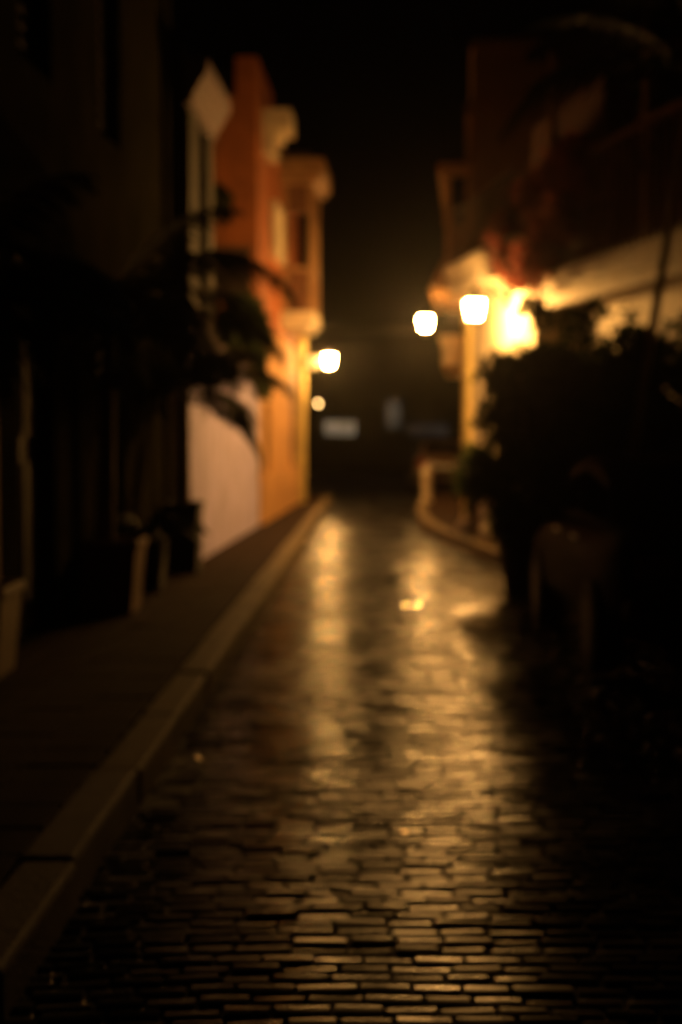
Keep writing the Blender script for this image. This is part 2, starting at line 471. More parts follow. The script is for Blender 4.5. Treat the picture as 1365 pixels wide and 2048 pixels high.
# ------------------------------------------------------------------ LEFT: pale house with cornice
t = thing('pale_house', 'narrow pale house with a heavy cream cornice, left of the orange house', 'house', FL.p(15.7, 0, 0))
ph = [(16.35, 17.15, 3.6, 5.3)]
w = MB(); wall_holes(w, FL, 15.75, 17.6, 2.95, 5.6, -.3, 0, []); w.build('wall', M['pale_plaster'], t)
fbox(FL, [(15.75, 17.6, -5, -.302, 0, 5.6)]).build('house_body', M['pale_side'], t)
fbox(FL, [(15.70, 16.3, .002, .05, 2.95, 5.17)]).build('pilaster', M['pale_plaster'], t)
fbox(FL, [(17.15, 17.58, .002, .05, 2.95, 5.17)]).build('pilaster', M['pale_plaster'], t)
win = fbox(FL, [(16.5, 16.95, .002, .03, 3.3, 5.1)]).build('window', M['dark_glass'], t)
fbox(FL, [(16.45, 16.5, .002, .05, 3.25, 5.15), (16.95, 17.0, .002, .05, 3.25, 5.15), (16.5, 16.95, .002, .05, 5.1, 5.15), (16.5, 16.95, .002, .05, 3.25, 3.3)]).build('window_frame', M['pale_plaster'], win)
mb = MB()
prof = [(0, 5.18), (.08, 5.20), (.10, 5.30), (.15, 5.36), (.18, 5.44), (.23, 5.48), (.26, 5.57), (.26, 5.65), (0, 5.66)]
i = len(mb.v)
for u in (15.62, 17.62):
    for v, z in prof: mb.v.append(FL.p(u, v+.003, z))
n = len(prof)
for k in range(n-1): mb.f.append((k, k+1, n+k+1, n+k))
mb.f.append(tuple(range(n))[::-1]); mb.f.append(tuple(n+k for k in range(n))); mb.f.append((0, n, n+n-1, n-1))
mb.build('cornice', M['cornice'], t)
fbox(FL, [(15.75, 17.6, -5.1, -.02, 5.602, 5.85)]).build('parapet', M['pale_side'], t)

# lilac garden wall below and beyond it
t = thing('garden_wall', 'lilac plastered street wall under the pale house, with creeper on top', 'wall', FL.p(15.75, 0, 0))
w = fbox(FL, [(15.75, 22.95, -.3, .02, 0, 2.6)]); w.build('wall', M['lilac'], t)
fbox(FL, [(15.7, 22.97, -.34, .08, 2.602, 2.72), (15.7, 17.7, -.3, .05, 2.722, 2.93)]).build('coping', M['cornice'], t)
rnd = random.Random(11)
cl = [((FL.p(20.2+k*.32, .02+rnd.uniform(-.12, .14), 2.95+rnd.uniform(-.15, .5))), rnd.uniform(.2, .34)) for k in range(9)]
cl += [((FL.p(21.8+k*.4, .1, 2.55-.1*k)), .15) for k in range(3)]
t = thing('creeper', 'green creeper spilling over the end of the lilac wall', 'plant', FL.p(21.5, 0, 2.7))
mb = MB(); bush(mb, cl, 5200, .1, rnd, .3); mb.build('foliage', M['leaf'], t)
mb = MB()
for k in range(5): mb.tube([FL.p(20.4+k*.5, -.1, 2.72), FL.p(20.5+k*.5, .05, 2.9), FL.p(20.7+k*.5, .14, 2.4)], .012, 5)
mb.build('stem', M['bark'], t)

# ------------------------------------------------------------------ LEFT: orange house
t = thing('orange_house', 'orange house with enclosed timber balcony and cream trim, left side of the street', 'house', FL.p(23, 0, 0))
holes = [(24.15, 24.85, .95, 2.15), (25.2, 26.6, 4.85, 5.6), (27.3, 28.4, 3.9, 6.25)]
w = MB(); wall_holes(w, FL, 23.0, 31.2, 3.45, 7.1, -.35, 0, holes); w.build('wall', M['orange'], t)
w = MB(); wall_holes(w, FL, 23.0, 31.2, 0, 3.447, -.35, .004, holes); w.build('lower_wall', M['peach'], t)
w = fbox(FL, [(23.0, 31.2, -6, -.352, 0, 7.0)]); w.build('house_body', M['orange'], t)
fbox(FL, [(23.0, 25.5, -.35, 0, 7.102, 7.62)]).build('parapet', M['orange'], t)
fbox(FL, [(22.9, 31.1, -6, -.61, 7.002, 7.3)]).build('roof', M['roof'], t)
fbox(FL, [(22.99, 30.59, .006, .07, 0, .95)]).build('dado', M['peach'], t)
# dark side window in the gable wall
sw = MB(); sw.box(-2.15, -1.47, 22.93, 22.985, 3.72, 4.55); sw = sw.build('side_window', M['dark_wood'], t)
mb = MB(); mb.box(-2.21, -2.15, 22.9, 22.985, 3.66, 4.61); mb.box(-1.47, -1.42, 22.9, 22.985, 3.66, 4.61); mb.box(-2.15, -1.47, 22.9, 22.985, 4.55, 4.61); mb.build('frame', M['brown_wood'], sw)
# ground floor window with grille
d = fbox(FL, [(24.15, 24.85, -.25, -.2, .95, 2.15)]).build('window', M['dark_wood'], t)
fbox(FL, [(24.2+.13*k, 24.22+.13*k, -.06, -.04, .95, 2.15) for k in range(5)]).build('grille', M['iron'], d)
# upper cream shutters
s_ = fbox(FL, [(25.2, 26.6, -.04, .05, 4.85, 5.6)]).build('shutter', M['cream'], t)
fbox(FL, [(25.26, 26.54, .05, .075, 4.88+.12*k, 4.94+.12*k) for k in range(6)]).build('louvre', M['cream'], s_)
fbox(FL, [(25.08, 25.2, .002, .1, 4.75, 5.7), (26.6, 26.72, .002, .1, 4.75, 5.7), (25.2, 26.6, .002, .1, 5.6, 5.7), (25.2, 26.6, .002, .12, 4.75, 4.85)]).build('shutter_frame', M['cream'], s_)
# cream cornice with bracket
fbox(FL, [(23.8, 24.7, .002, .46, 6.66, 6.98), (23.85, 24.65, .002, .3, 6.54, 6.658)]).build('cornice', M['cream'], t)
for u in (23.83, 24.45): fbox(FL, [(u, u+.2, .002, .2, 6.26, 6.538)]).build('bracket', M['cream'], t)
# corner pilaster under the balcony end
fbox(FL, [(30.6, 31.25, .002, .16, 0, 3.72)]).build('pilaster', M['yellow'], t)
fbox(FL, [(29.3, 30.4, .002, .02, .15, 2.9)]).build('door', M['brown_wood'], t)
# enclosed balcony
b = fbox(FL, [(26.9, 28.7, .006, .65, 3.70, 3.92)]).build('balcony', M['cream'], t)
fbox(FL, [(26.95, 28.65, .006, .56, 3.60, 3.698)]).build('corbel', M['cream'], b)
for (u, v) in ((27.0, .52), (27.0, .02), (28.5, .52)):
    fbox(FL, [(u, u+.12, v, v+.11, 3.922, 6.3)]).build('post', M['wood'], b)
fbox(FL, [(27.03, 27.08, .13, .52, 3.922, 4.68)] + [(27.02, 27.1, .16+k*.1, .2+k*.1, 3.98, 4.62) for k in range(4)]).build('end_panel', M['brown_wood'], b)
fbox(FL, [(27.13, 28.5, .55, .60, 3.922, 4.68)]).build('front_panel', M['brown_wood'], b)
fbox(FL, [(26.99, 27.11, .13, .52, 4.682, 4.76), (27.12, 28.5, .53, .64, 4.682, 4.76)]).build('handrail', M['wood'], b)
fbox(FL, [(27.02, 27.1, .131, .519, 5.75, 6.3)]).build('head_panel', M['brown_wood'], b)
fbox(FL, [(27.12, 28.5, .55, .61, 5.75, 6.3)]).build('front_head_panel', M['brown_wood'], b)
fbox(FL, [(26.75, 28.8, .002, .76, 6.302, 6.42), (26.65, 28.9, .002, .84, 6.422, 6.72)]).build('balcony_roof', M['wood'], b)
fbox(FL, [(26.8, 28.8, .002, .6, 6.722, 6.85)]).build('roof_cap', M['roof'], b)
# balcony shadowy doors behind
fbox(FL, [(27.3, 28.4, -.2, -.15, 3.9, 6.25)]).build('balcony_door', M['dark_wood'], t)

# dark-leaved pot plants by the orange gable
def hanging_pot(loc, label):
    t = thing('hanging_plant', label, 'plant', loc)
    x, y, z = loc
    mb = MB(); mb.lathe((x, y, z-.12), [(.07, 0), (.11, .16), (.12, .18)], 14); mb.build('pot', M['dark_pot'], t)
    mb = MB(); bush(mb, [((x, y, z+.15), .15), ((x+.05, y, z-.02), .12), ((x-.04, y, z+.3), .1)], 420, .09, random.Random(2), .4); mb.build('foliage', M['leaf'], t)
    mb = MB(); mb.tube([(x, y+.02, z), (x, y+.14, z+.35)], .006, 5); mb.build('hanger', M['iron'], t)
hanging_pot((-1.88, 22.75, 5.15), 'small hanging pot plant high on the orange gable beside the pale house')

t = lantern('lantern on a white arm under the orange house balcony', (-.26, 31.4, 3.22), FL.p(31.0, .18, 3.22), arm_mat='white_iron', straight=True, glass='lamp_glass_strong')

# ------------------------------------------------------------------ RIGHT: cream corner house
FC = Fr(5.25, -.15, -1)      # x = 1.95 at u = 22
t = thing('cream_house', 'cream house with balcony ledge, brightly lit by a lantern at its corner', 'house', FC.p(18, 0, 0))
holes = [(19.4, 20.5, .15, 2.45)]
w = MB(); wall_holes(w, FC, 18.4, 22.0, 0, 4.0, -.3, 0, holes); w.build('wall', M['cream'], t)
fbox(FC, [(18.7, 22.0, -4.5, -.302, 0, 3.98)]).build('house_body', M['cream'], t)
fbox(FC, [(21.7, 22.03, .002, .07, 0, 3.6)]).build('pilaster', M['yellow'], t)
d = fbox(FC, [(19.4, 20.5, -.2, -.1, .15, 2.45)]).build('door', M['wood'], t)
fbox(FC, [(19.45+.14*k, 19.53+.14*k, -.1, -.06, .2, 2.4) for k in range(7)]).build('slat', M['wood'], d)
b = fbox(FC, [(18.4, 22.08, .002, .30, 3.72, 4.05)]).build('balcony', M['cream'], t)
fbox(FC, [(18.35, 22.13, .002, .36, 4.052, 4.16)]).build('ledge', M['cream'], b)
fbox(FC, [(18.4, 22.0, .25, .29, 4.95, 5.0)] + [(18.45+.16*k, 18.47+.16*k, .26, .28, 4.16, 4.95) for k in range(23)]).build('railing', M['dark_wood'], b)
fbox(FC, [(18.7, 22.0, -4.5, -1.0, 4.002, 6.3)]).build('upper_wall', M['red_plaster'], t)
lantern('bright lantern on the cream house corner, nearest of the lit lanterns', (1.79, 19.2, 3.27), FC.p(19.5, .06, 3.42))

# RIGHT: terrace house set back with second balcony
FT = Fr(6.7, -.2, -1)       # x = 3.0 at 18.5
t = thing('terrace_house', 'set-back house on the right with long pale balcony slab above the bush', 'house', FT.p(12, 0, 0))
holes = [(11.4, 12.5, .15, 2.6), (14.2, 15.3, .15, 2.6), (12.9, 13.8, .9, 2.5)]
w = MB(); wall_holes(w, FT, 9.0, 18.6, 0, 3.86, -.3, 0, holes); w.build('wall', M['cream'], t)
fbox(FT, [(9.0, 18.6, -5, -.302, 0, 3.86)]).build('house_body', M['cream'], t)
for h in holes[:2]:
    d = fbox(FT, [(h[0], h[1], -.2, -.1, h[2], h[3])]).build('door', M['brown_wood'], t)
    fbox(FT, [(h[0]+.1, h[1]-.1, -.099, -.08, z, z+.9) for z in (.35, 1.45)]).build('panel', M['brown_wood'], d)
w_ = fbox(FT, [(12.9, 13.8, -.2, -.15, .9, 2.5)]).build('window', M['dark_glass'], t)
fbox(FT, [(12.9+.17*k, 12.92+.17*k, -.08, -.06, .9, 2.5) for k in range(1, 6)]).build('grille', M['iron'], w_)
b = fbox(FT, [(9.0, 18.6, .002, .5, 3.36, 3.64)]).build('balcony', M['cream'], t)
for JK in range(3): fbox(FT, [(9.0, 18.58, .06+.15*JK, .13+.15*JK, 3.27-.03*JK, 3.358)]).build('beam', M['cream'], b)
fbox(FT, [(9.0, 18.6, .44, .48, 4.85, 4.92)] + [(9.05+.18*k, 9.08+.18*k, .445, .475, 3.64, 4.85) for k in range(53)]).build('railing', M['brown_wood'], b)
uw = MB(); wall_holes(uw, FT, 9.0, 18.2, 3.862, 10, -1.0, -.7, [(11.4, 12.5, 4.0, 6.3), (14.6, 15.7, 4.0, 6.3)]); uw.build('upper_wall', M['red_plaster'], t)
for u in (11.4, 14.6): fbox(FT, [(u, u+1.1, -.95, -.85, 4.0, 6.3)]).build('balcony_door', M['dark_wood'], t)
for u in (9.3, 12.2, 15.3, 18.2): fbox(FT, [(u, u+.1, .34, .43, 3.642, 6.4)]).build('post', M['wood'], b)
fbox(FT, [(8.9, 18.7, -.698, .6, 6.402, 6.5)]).build('balcony_roof', M['tarred_wood'], b)

# RIGHT: ochre house with bay, behind
FB = Fr(-.02, .092, -1)
t = thing('ochre_house', 'tall ochre house with flared timber bay, far right behind the lanterns', 'house', FB.p(25, 0, 0))
holes = [(26.3, 27.6, .15, 2.6), (29.5, 30.6, .15, 2.6)]
w = MB(); wall_holes(w, FB, 24.6, 31.5, 0, 8.1, -.35, 0, holes); w.build('wall', M['tower'], t)
fbox(FB, [(24.6, 31.5, -6, -.352, 0, 8.1)]).build('house_body', M['tower'], t)
fbox(FB, [(24.5, 31.6, -6.1, .05, 8.102, 8.3)]).build('parapet', M['tower'], t)
fbox(FB, [(24.55, 31.5, .002, .12, 7.05, 7.25)]).build('string_course', M['tower'], t)
for h in holes: fbox(FB, [(h[0], h[1], -.2, -.1, h[2], h[3])]).build('door', M['dark_wood'], t)
c = fbox(FB, [(25.6, 31.0, .002, .52, 2.85, 3.3)]).build('canopy', M['cream'], t)
fbox(FB, [(25.55, 31.05, .002, .58, 3.302, 3.38)]).build('canopy_ledge', M['cream'], c)
# bay
b = MB()
for (u0, u1, v) in ((25.6, 30.0, .5),):
    P = [(u0-.12, 0.003), (u0-.12, v+.26), (u1+.12, v+.26), (u1+.12, .003)]
    Q = [(u0, .003), (u0, v), (u1, v), (u1, .003)]
    k = len(b.v)
    b.v += [FB.p(u, vv, 4.2) for u, vv in P]+[FB.p(u, vv, 4.75) for u, vv in Q]
    b.f += [(0,1,2,3), (4,7,6,5), (0,4,5,1), (1,5,6,2), (2,6,7,3), (3,7,4,0)]
b = b.build('bay', M['wood'], t)
fbox(FB, [(25.63, 29.97, .003, .47, 4.752, 5.35)]).build('bay_panel', M['brown_plaster'], b)
for (u, v) in ((25.6, .39), (25.6, .003), (27.0, .39), (28.5, .39), (29.88, .39)):
    fbox(FB, [(u, u+.12, v, v+.11, 5.352, 6.25)]).build('bay_post', M['wood'], b)
fbox(FB, [(25.68, 29.9, .02, .38, 5.353, 6.2)]).build('bay_glass', M['dark_glass'], b)
fbox(FB, [(25.5, 30.1, .003, .6, 6.252, 6.42)]).build('bay_roof', M['wood'], b)
lantern('smaller lit lantern below the ochre bay, beyond the brightest lantern', (1.53, 26.0, 3.62), FB.p(26.0, .06, 3.6))

# ------------------------------------------------------------------ RIGHT: planting and street objects
rnd = random.Random(21)
t = thing('bougainvillea', 'red flowering bougainvillea spilling over the ledge above the brightest lantern', 'plant', (2.5, 18.9, 4.17))
cl = [((2.22+.085*k+rnd.uniform(-.15, .15), 18.75+.09*k+rnd.uniform(-.2, .2), 4.15+k*.115+rnd.uniform(-.12, .12)), rnd.uniform(.18, .32)) for k in range(12)]
cl += [((2.16+rnd.uniform(-.08, .1), 18.5, 4.15-.11*k), .17) for k in range(6)]
cl += [((2.38+.03*k+rnd.uniform(-.12, .12), 17.9+rnd.uniform(-.2, .2), 3.55+.12*k), rnd.uniform(.15, .26)) for k in range(14)]
cl += [((2.45+.035*k+rnd.uniform(-.08, .05), 18.1-.1*k, 4.2+.35*math.sin(k*1.3)+.03*k), rnd.uniform(.17, .3)) for k in range(13)]
cl += [((3.0+rnd.uniform(-.2, .4), 18.6, 4.6+rnd.uniform(-.3, .3)), .24) for k in range(6)]
mb = MB(); bush(mb, cl, 17000, .075, rnd, .2); mb.build('blossom', M['bract'], t)
mb = MB(); bush(mb, [(c, r*.9) for c, r in cl], 1000, .09, rnd, .2); mb.build('foliage', M['leaf'], t)
mb = MB()
for k in range(5): mb.tube([(2.5, 18.9, 4.17), (2.45+.05*k, 18.9, 4.6), (2.4+.16*k, 19.1, 5.1)], .014, 5)
mb.build('stem', M['bark'], t)

t = thing('balcony_plant', 'leafy plants along the upper right balcony railing', 'plant', (3.6, 14.8, 3.96))
cl = [((3.35+k*.1, 15.6-.28*k, 4.6+rnd.uniform(-.3, 1.0)), rnd.uniform(.18, .34)) for k in range(9)]
mb = MB(); bush(mb, cl, 3600, .1, rnd, .2); mb.build('foliage', M['leaf'], t)
mb = MB()
for k in range(5): mb.tube([(3.6+k*.14, 15.1-.4*k, 3.96), (3.55+k*.14, 15.1-.4*k, 5.0)], .015, 5)
mb.build('stem', M['bark'], t)

# big dark bush in a tub on the street
t = thing('potted_bush', 'big dark bush in a tall tub at the right, hiding the cream house', 'bush', (1.95, 14.2, 0))
mb = MB(); mb.lathe((1.95, 14.2, 0), [(.30, 0), (.40, .62), (.44, .66), (.44, .74), (.39, .74), (.38, .68)], 22); mb.build('tub', M['dark_pot'], t, smooth=False)
mb = MB(); mb.lathe((1.95, 14.2, .60), [(.37, 0), (.37, .06)], 22); mb.build('soil', M['soil'], t)
mb = MB()
for k in range(6):
    a = k*1.05
    mb.tube([(1.95+.07*math.cos(a), 14.2+.07*math.sin(a), .64), (1.95+.2*math.cos(a), 14.2+.2*math.sin(a), 1.3), (1.98+.5*math.cos(a), 14.2+.45*math.sin(a), 2.2)], [.03, .024, .01], 6)
mb.build('stem', M['bark'], t, smooth=True)
cl = []
for k in range(64):
    z = rnd.uniform(.75, 2.32); sp = .66*math.sin(math.pi*min(1, max(.2, (z-.3)/2.5)))**.6
    a = rnd.uniform(0, 6.283); q = sp*math.sqrt(rnd.random())
    cl.append(((2.08+q*math.cos(a)*1.05, 14.2+q*math.sin(a)*.9, z), rnd.uniform(.16, .3)))
for k in range(20):
    cl.append(((1.7+.085*k+rnd.uniform(-.1, .1), 14.1+rnd.uniform(-.3, .3), 2.35+rnd.uniform(-.1, .55)), rnd.uniform(.05, .12)))
mb = MB(); bush(mb, cl, 21000, .085, rnd, .15); mb.build('crown', M['leaf'], t)

t = thing('potted_shrub', 'tall dark shrub right of the big tub bush, reaching the balcony', 'bush', (2.86, 14.4, .138))
mb = MB(); mb.lathe((2.86, 14.4, .138), [(.26, 0), (.36, .5), (.39, .56), (.35, .56), (.34, .5)], 22); mb.build('tub', M['dark_pot'], t)
mb = MB()
for k in range(5):
    a = k*1.26
    mb.tube([(2.86+.05*math.cos(a), 14.4+.05*math.sin(a), .46), (2.86+.15*math.cos(a), 14.4+.15*math.sin(a), 1.4), (2.86+.4*math.cos(a), 14.4+.35*math.sin(a), 2.6)], [.028, .022, .01], 6)
mb.build('stem', M['bark'], t, smooth=True)
cl = []
for k in range(64):
    z = rnd.uniform(.7, 2.4); a = rnd.uniform(0, 6.283); q = .85*math.sqrt(rnd.random())
    cl.append(((2.96+q*math.cos(a), 14.4+q*math.sin(a)*.8, z), rnd.uniform(.14, .28)))
mb = MB(); bush(mb, cl, 20000, .085, rnd, .15); mb.build('crown', M['leaf'], t)

# slender leaning palm
t = thing('leaning_palm', 'slender leaning palm with pale thin trunk at the right edge', 'palm tree', (2.56, 13.5, .14))
palm(t, (2.56, 13.5, .14), 4.9, 18, 1.9, random.Random(31), .5, .045, (.78, .1), droops=[R(50+(k*37) % 60) for k in range(18)], pairs=44, tm_='bark_pale')

# greenery and stones in the lit bed
t = thing('bed_plant', 'leafy green plant growing against the lit cream wall', 'plant', (2.0, 20.5, .14))
cl = [((1.78+rnd.uniform(0, .35), 20.6+rnd.uniform(-.8, .9), .45+rnd.uniform(0, .85)), rnd.uniform(.12, .24)) for k in range(14)]
mb = MB(); bush(mb, cl, 3000, .1, rnd, .1); mb.build('foliage', M['leaf'], t)
mb = MB()
for k in range(5): mb.tube([(1.95, 20.1+.25*k, .14), (1.9, 20.1+.25*k, 1.1)], .012, 5)
mb.build('stem', M['bark'], t)
def rock(mb, c, r, rnd):
    n, m_ = 10, 7; i0 = len(mb.v)
    sx, sy, sz = r*rnd.uniform(.9, 1.25), r*rnd.uniform(.9, 1.2), r*rnd.uniform(.8, 1.0)
    ph_ = [rnd.uniform(0, 6) for _ in range(4)]
    for a in range(m_):
        th = math.pi*a/(m_-1)
        for b_ in range(n):
            f_ = 2*math.pi*b_/n
            k = 1+.13*math.sin(3*f_+ph_[0])*math.sin(th)+.1*math.sin(2*th+f_+ph_[1])+rnd.uniform(-.05, .05)
            mb.v.append((c[0]+sx*k*math.sin(th)*math.cos(f_), c[1]+sy*k*math.sin(th)*math.sin(f_), c[2]+sz*(.75+k*math.cos(th))))
    for a in range(m_-1):
        for b_ in range(n):
            p = i0+a*n+b_; q = i0+a*n+(b_+1) % n
            mb.f.append((p, p+n, q+n, q))
for (x, y, r, lab) in ((1.92, 21.2, .17, 'roundish pale stone at the foot of the cream wall, farthest of three'),
                       (2.06, 19.6, .15, 'pale stone between two others beneath the lit cream wall'),
                       (2.14, 18.0, .19, 'largest pale stone by the kerb, beside the dark tub bush')):
    mb = MB(); rock(mb, (x, y, .13), r, rnd)
    tag(mb.build('stone', M['stone'], smooth=True), lab, 'stone', 'stones in the lit bed')
mb = MB(); mb.lathe((1.9, 31.5, .1), [(.14, 0), (.14, .06), (.1, .1), (.1, .62), (.13, .66), (.12, .72), (.05, .8)], 14)
t = thing('bollard', 'short stone bollard standing on the far right kerb', 'bollard', (1.9, 31.5, .1))
mb.build('shaft', M['stone'], t, smooth=False)

def loft(mb, secs, close=True):
    n = len(secs[0]); i0 = len(mb.v)
    for s_ in secs: mb.v += s_
    for k in range(len(secs)-1):
        for j in range(n):
            a = i0+k*n+j; b = i0+k*n+(j+1) % n
            mb.f.append((a, b, b+n, a+n))
    mb.f.append(tuple(i0+j for j in reversed(range(n)))); e = i0+(len(secs)-1)*n
    mb.f.append(tuple(e+j for j in range(n)))

t = thing('parked_sedan', 'dark red saloon car parked at the right edge in front of the tub bushes', 'car', (2.56, 10.8, 0))
NX, NY = 2.56, 8.75
def sring(y, hw, z0, z1, tw):
    return [(NX-hw*.93, NY+y, z0), (NX+hw*.93, NY+y, z0), (NX+hw, NY+y, z0+.2), (NX+hw, NY+y, z1-.16), (NX+tw, NY+y, z1), (NX-tw, NY+y, z1), (NX-hw, NY+y, z1-.16), (NX-hw, NY+y, z0+.2)]
def scab(y, z1, hw, tw):
    return [(NX-hw, NY+y, .97), (NX+hw, NY+y, .97), (NX+tw, NY+y, z1-.07), (NX+tw*.86, NY+y, z1), (NX-tw*.86, NY+y, z1), (NX-tw, NY+y, z1-.07)]
def sub(o):
    m = o.modifiers.new('Subdivision', 'SUBSURF'); m.levels = 2; m.render_levels = 2
mb = MB(); loft(mb, [sring(0, .70, .36, .84, .62), sring(.04, .74, .33, .9, .66), sring(.12, .83, .27, 1.02, .74), sring(.6, .87, .22, 1.05, .77), sring(1.2, .885, .2, 1.04, .78), sring(3.0, .885, .2, 1.0, .78), sring(3.7, .87, .22, .92, .75), sring(4.1, .82, .27, .82, .7), sring(4.22, .72, .34, .7, .6)])
body = mb.build('body', M['dark_paint'], t, smooth=True); sub(body)
CS = [(.62, 1.06, .74, .70), (1.12, 1.36, .75, .70), (1.6, 1.46, .76, .71), (2.4, 1.45, .76, .71), (2.7, 1.38, .755, .70), (3.25, 1.02, .74, .70)]
mb = MB(); loft(mb, [scab(*q) for q in CS]); cb = mb.build('cabin', M['dark_paint'], t, smooth=True, bevel=.03)
def side_quad(a, b, lo, hi, sg):
    out = []
    for (y, z1, hw, tw), f in ((a, lo), (b, lo), (b, hi), (a, hi)):
        out.append((NX+sg*(hw+(tw-hw)*f+.016), NY+y, .97+(z1-.07-.97)*f+.005))
    return out
def mix(a, b, q): return tuple(x+(y-x)*q for x, y in zip(a, b))
for sg in (-1, 1):
    for (a_, b_) in ((mix(CS[0], CS[1], .75), mix(CS[2], CS[3], .35)), (mix(CS[2], CS[3], .47), mix(CS[4], CS[5], .35))):
        mb = MB(); q = side_quad(a_, b_, .14, .92, sg); mb.quad(*(q if sg > 0 else q[::-1])); mb.build('side_window', M['dark_glass'], t)
mb = MB(); mb.quad((NX-.58, NY+.66, 1.10), (NX+.58, NY+.66, 1.10), (NX+.5, NY+1.08, 1.36), (NX-.5, NY+1.08, 1.36)); mb.v = [(x, y-.02, z+.015) for x, y, z in mb.v]; mb.build('rear_window', M['dark_glass'], t)
mb = MB(); mb.quad((NX+.6, NY+3.22, 1.06), (NX-.6, NY+3.22, 1.06), (NX-.52, NY+2.76, 1.37), (NX+.52, NY+2.76, 1.37)); mb.v = [(x, y+.02, z+.02) for x, y, z in mb.v]; mb.build('windscreen', M['dark_glass'], t)
for sg in (-1, 1):
    mb = MB(); mb.box(NX+sg*.60-.13, NX+sg*.60+.13, NY-.005, NY+.12, .70, .84); mb.build('tail_light', M['tail_red'], t, bevel=.02)
    mb = MB(); mb.box(NX+sg*.95-.09, NX+sg*.95+.09, NY+2.72, NY+2.84, 1.02, 1.16); mb.build('wing_mirror', M['dark_paint'], t, bevel=.03)
    for y in (1.35, 2.15):
        mb = MB(); mb.box(NX+sg*.888-.012, NX+sg*.888+.012, NY+y, NY+y+.16, .86, .89); mb.build('door_handle', M['alloy'], t, bevel=.006)
    for y in (.8, 3.35):
        x = NX+sg*.80
        mb = MB(); mb.tube([(x-.1, NY+y, .315), (x+.1, NY+y, .315)], .315, 28); w_ = mb.build('wheel', M['rubber'], t, bevel=.02)
        mb = MB(); mb.tube([(x-.106, NY+y, .315), (x+.106, NY+y, .315)], .205, 20); mb.build('rim', M['dull_rim'], w_)
mb = MB(); mb.box(NX-.80, NX+.80, NY-.07, NY+.1, .40, .58); mb.build('bumper', M['rubber'], t, bevel=.04)
mb = MB(); mb.box(NX-.26, NX+.26, NY-.012, NY+.05, .64, .76); mb.build('number_plate', M['alloy'], t, bevel=.006)

# ------------------------------------------------------------------ LEFT: potted palms
def box_planter(t, x, y, w, d, h, m, z=.142):
    mb = MB()
    def loop(s0, zz): return [(x-w/2*s0, y-d/2*s0, zz), (x+w/2*s0, y-d/2*s0, zz), (x+w/2*s0, y+d/2*s0, zz), (x-w/2*s0, y+d/2*s0, zz)]
    L = [loop(.86, z), loop(1, z+h-.07), loop(1.07, z+h-.06), loop(1.07, z+h), loop(.92, z+h), loop(.9, z+h-.08)]
    for l in L: mb.v += l
    for k in range(len(L)-1):
        for j in range(4):
            a = k*4+j; b = k*4+(j+1) % 4
            mb.f.append((a, b, b+4, a+4))
    mb.f.append((3, 2, 1, 0))
    mb.build('planter', m, t, bevel=.01)
    mb = MB(); q = loop(.9, z+h-.075); mb.quad(*q); mb.build('soil', M['soil'], t)
rnd = random.Random(41)
t = thing('potted_palm', 'big potted palm in an ochre-edged box planter on the left pavement', 'palm', (-1.9, 11.6, .142), 'potted palms on the left pavement')
box_planter(t, -1.98, 11.7, .66, .6, .6, M['terracotta'])
palm(t, (-1.95, 11.7, .66), 1.75, 26, 1.75, rnd, .5, .07, (.05, 0), pairs=46)
t = thing('potted_palm', 'potted palm in a dark tub, fronds arching over the lilac wall', 'palm', (-1.62, 15.0, .142), 'potted palms on the left pavement')
box_planter(t, -1.66, 15.1, .34, .5, .75, M['dark_pot'])
az = [R(-5), R(8), R(-35), R(20), R(60), R(110), R(150), R(190), R(230), R(265), R(300), R(330), R(90)]
el = [R(48), R(-2), R(25), R(70), R(60), R(50), R(40), R(55), R(40), R(50), R(60), R(70), R(82)]
dr = [R(118), R(110), R(120), R(110), R(110), R(110), R(110), R(110), R(110), R(110), R(110), R(110), R(60)]
palm(t, (-1.66, 15.1, .82), 1.12, 13, 1.25, rnd, .34, .05, (0.02, -.05), az, el, dr, pairs=60)
t = thing('potted_palm', 'potted palm in a pale tapered planter cut by the left edge', 'palm', (-2.2, 8.6, .142), 'potted palms on the left pavement')
box_planter(t, -2.3, 8.6, .6, .55, .55, M['ochre_pot'])
palm(t, (-2.3, 8.6, .62), 1.7, 15, 1.45, rnd, .42, .06, (-.1, 0.1))
t = thing('potted_fern', 'low bushy fern in a slim pot between the palms', 'fern', (-1.8, 13.2, .142))
box_planter(t, -1.85, 13.3, .4, .4, .5, M['dark_pot'])
for k in range(16):
    fm = MB(); frond_mesh(fm, (-1.85, 13.3, .6), k*.393+rnd.uniform(-.2, .2), R(rnd.choice([70, 50, 35])), rnd.uniform(.45, .7), R(110), rnd, .16, 26, .03)
    fm.build('frond', M['palm'], t)

# ------------------------------------------------------------------ FAR END
t = thing('parked_car', 'brown hatchback parked at the far end, seen from behind', 'car', (3.02, 44, 0))
CX = 3.02
def ring(y, hw, z0, z1, tw):
    return [(CX-hw*.94, y, z0), (CX+hw*.94, y, z0), (CX+hw, y, z0+.18), (CX+hw, y, z1-.14), (CX+tw, y, z1), (CX-tw, y, z1), (CX-hw, y, z1-.14), (CX-hw, y, z0+.18)]
mb = MB(); loft(mb, [ring(42.02, .74, .32, .84, .66), ring(42.12, .84, .24, .98, .74), ring(43.0, .87, .2, .98, .76), ring(44.6, .87, .2, .95, .76), ring(45.6, .85, .22, .86, .72), ring(46.05, .74, .28, .7, .62)])
body = mb.build('body', M['car_paint'], t, smooth=True, bevel=.03)
def cring(y, z1, hw, tw): return [(CX-hw, y, .95), (CX+hw, y, .95), (CX+tw, y, z1-.06), (CX+tw*.9, y, z1), (CX-tw*.9, y, z1), (CX-tw, y, z1-.06)]
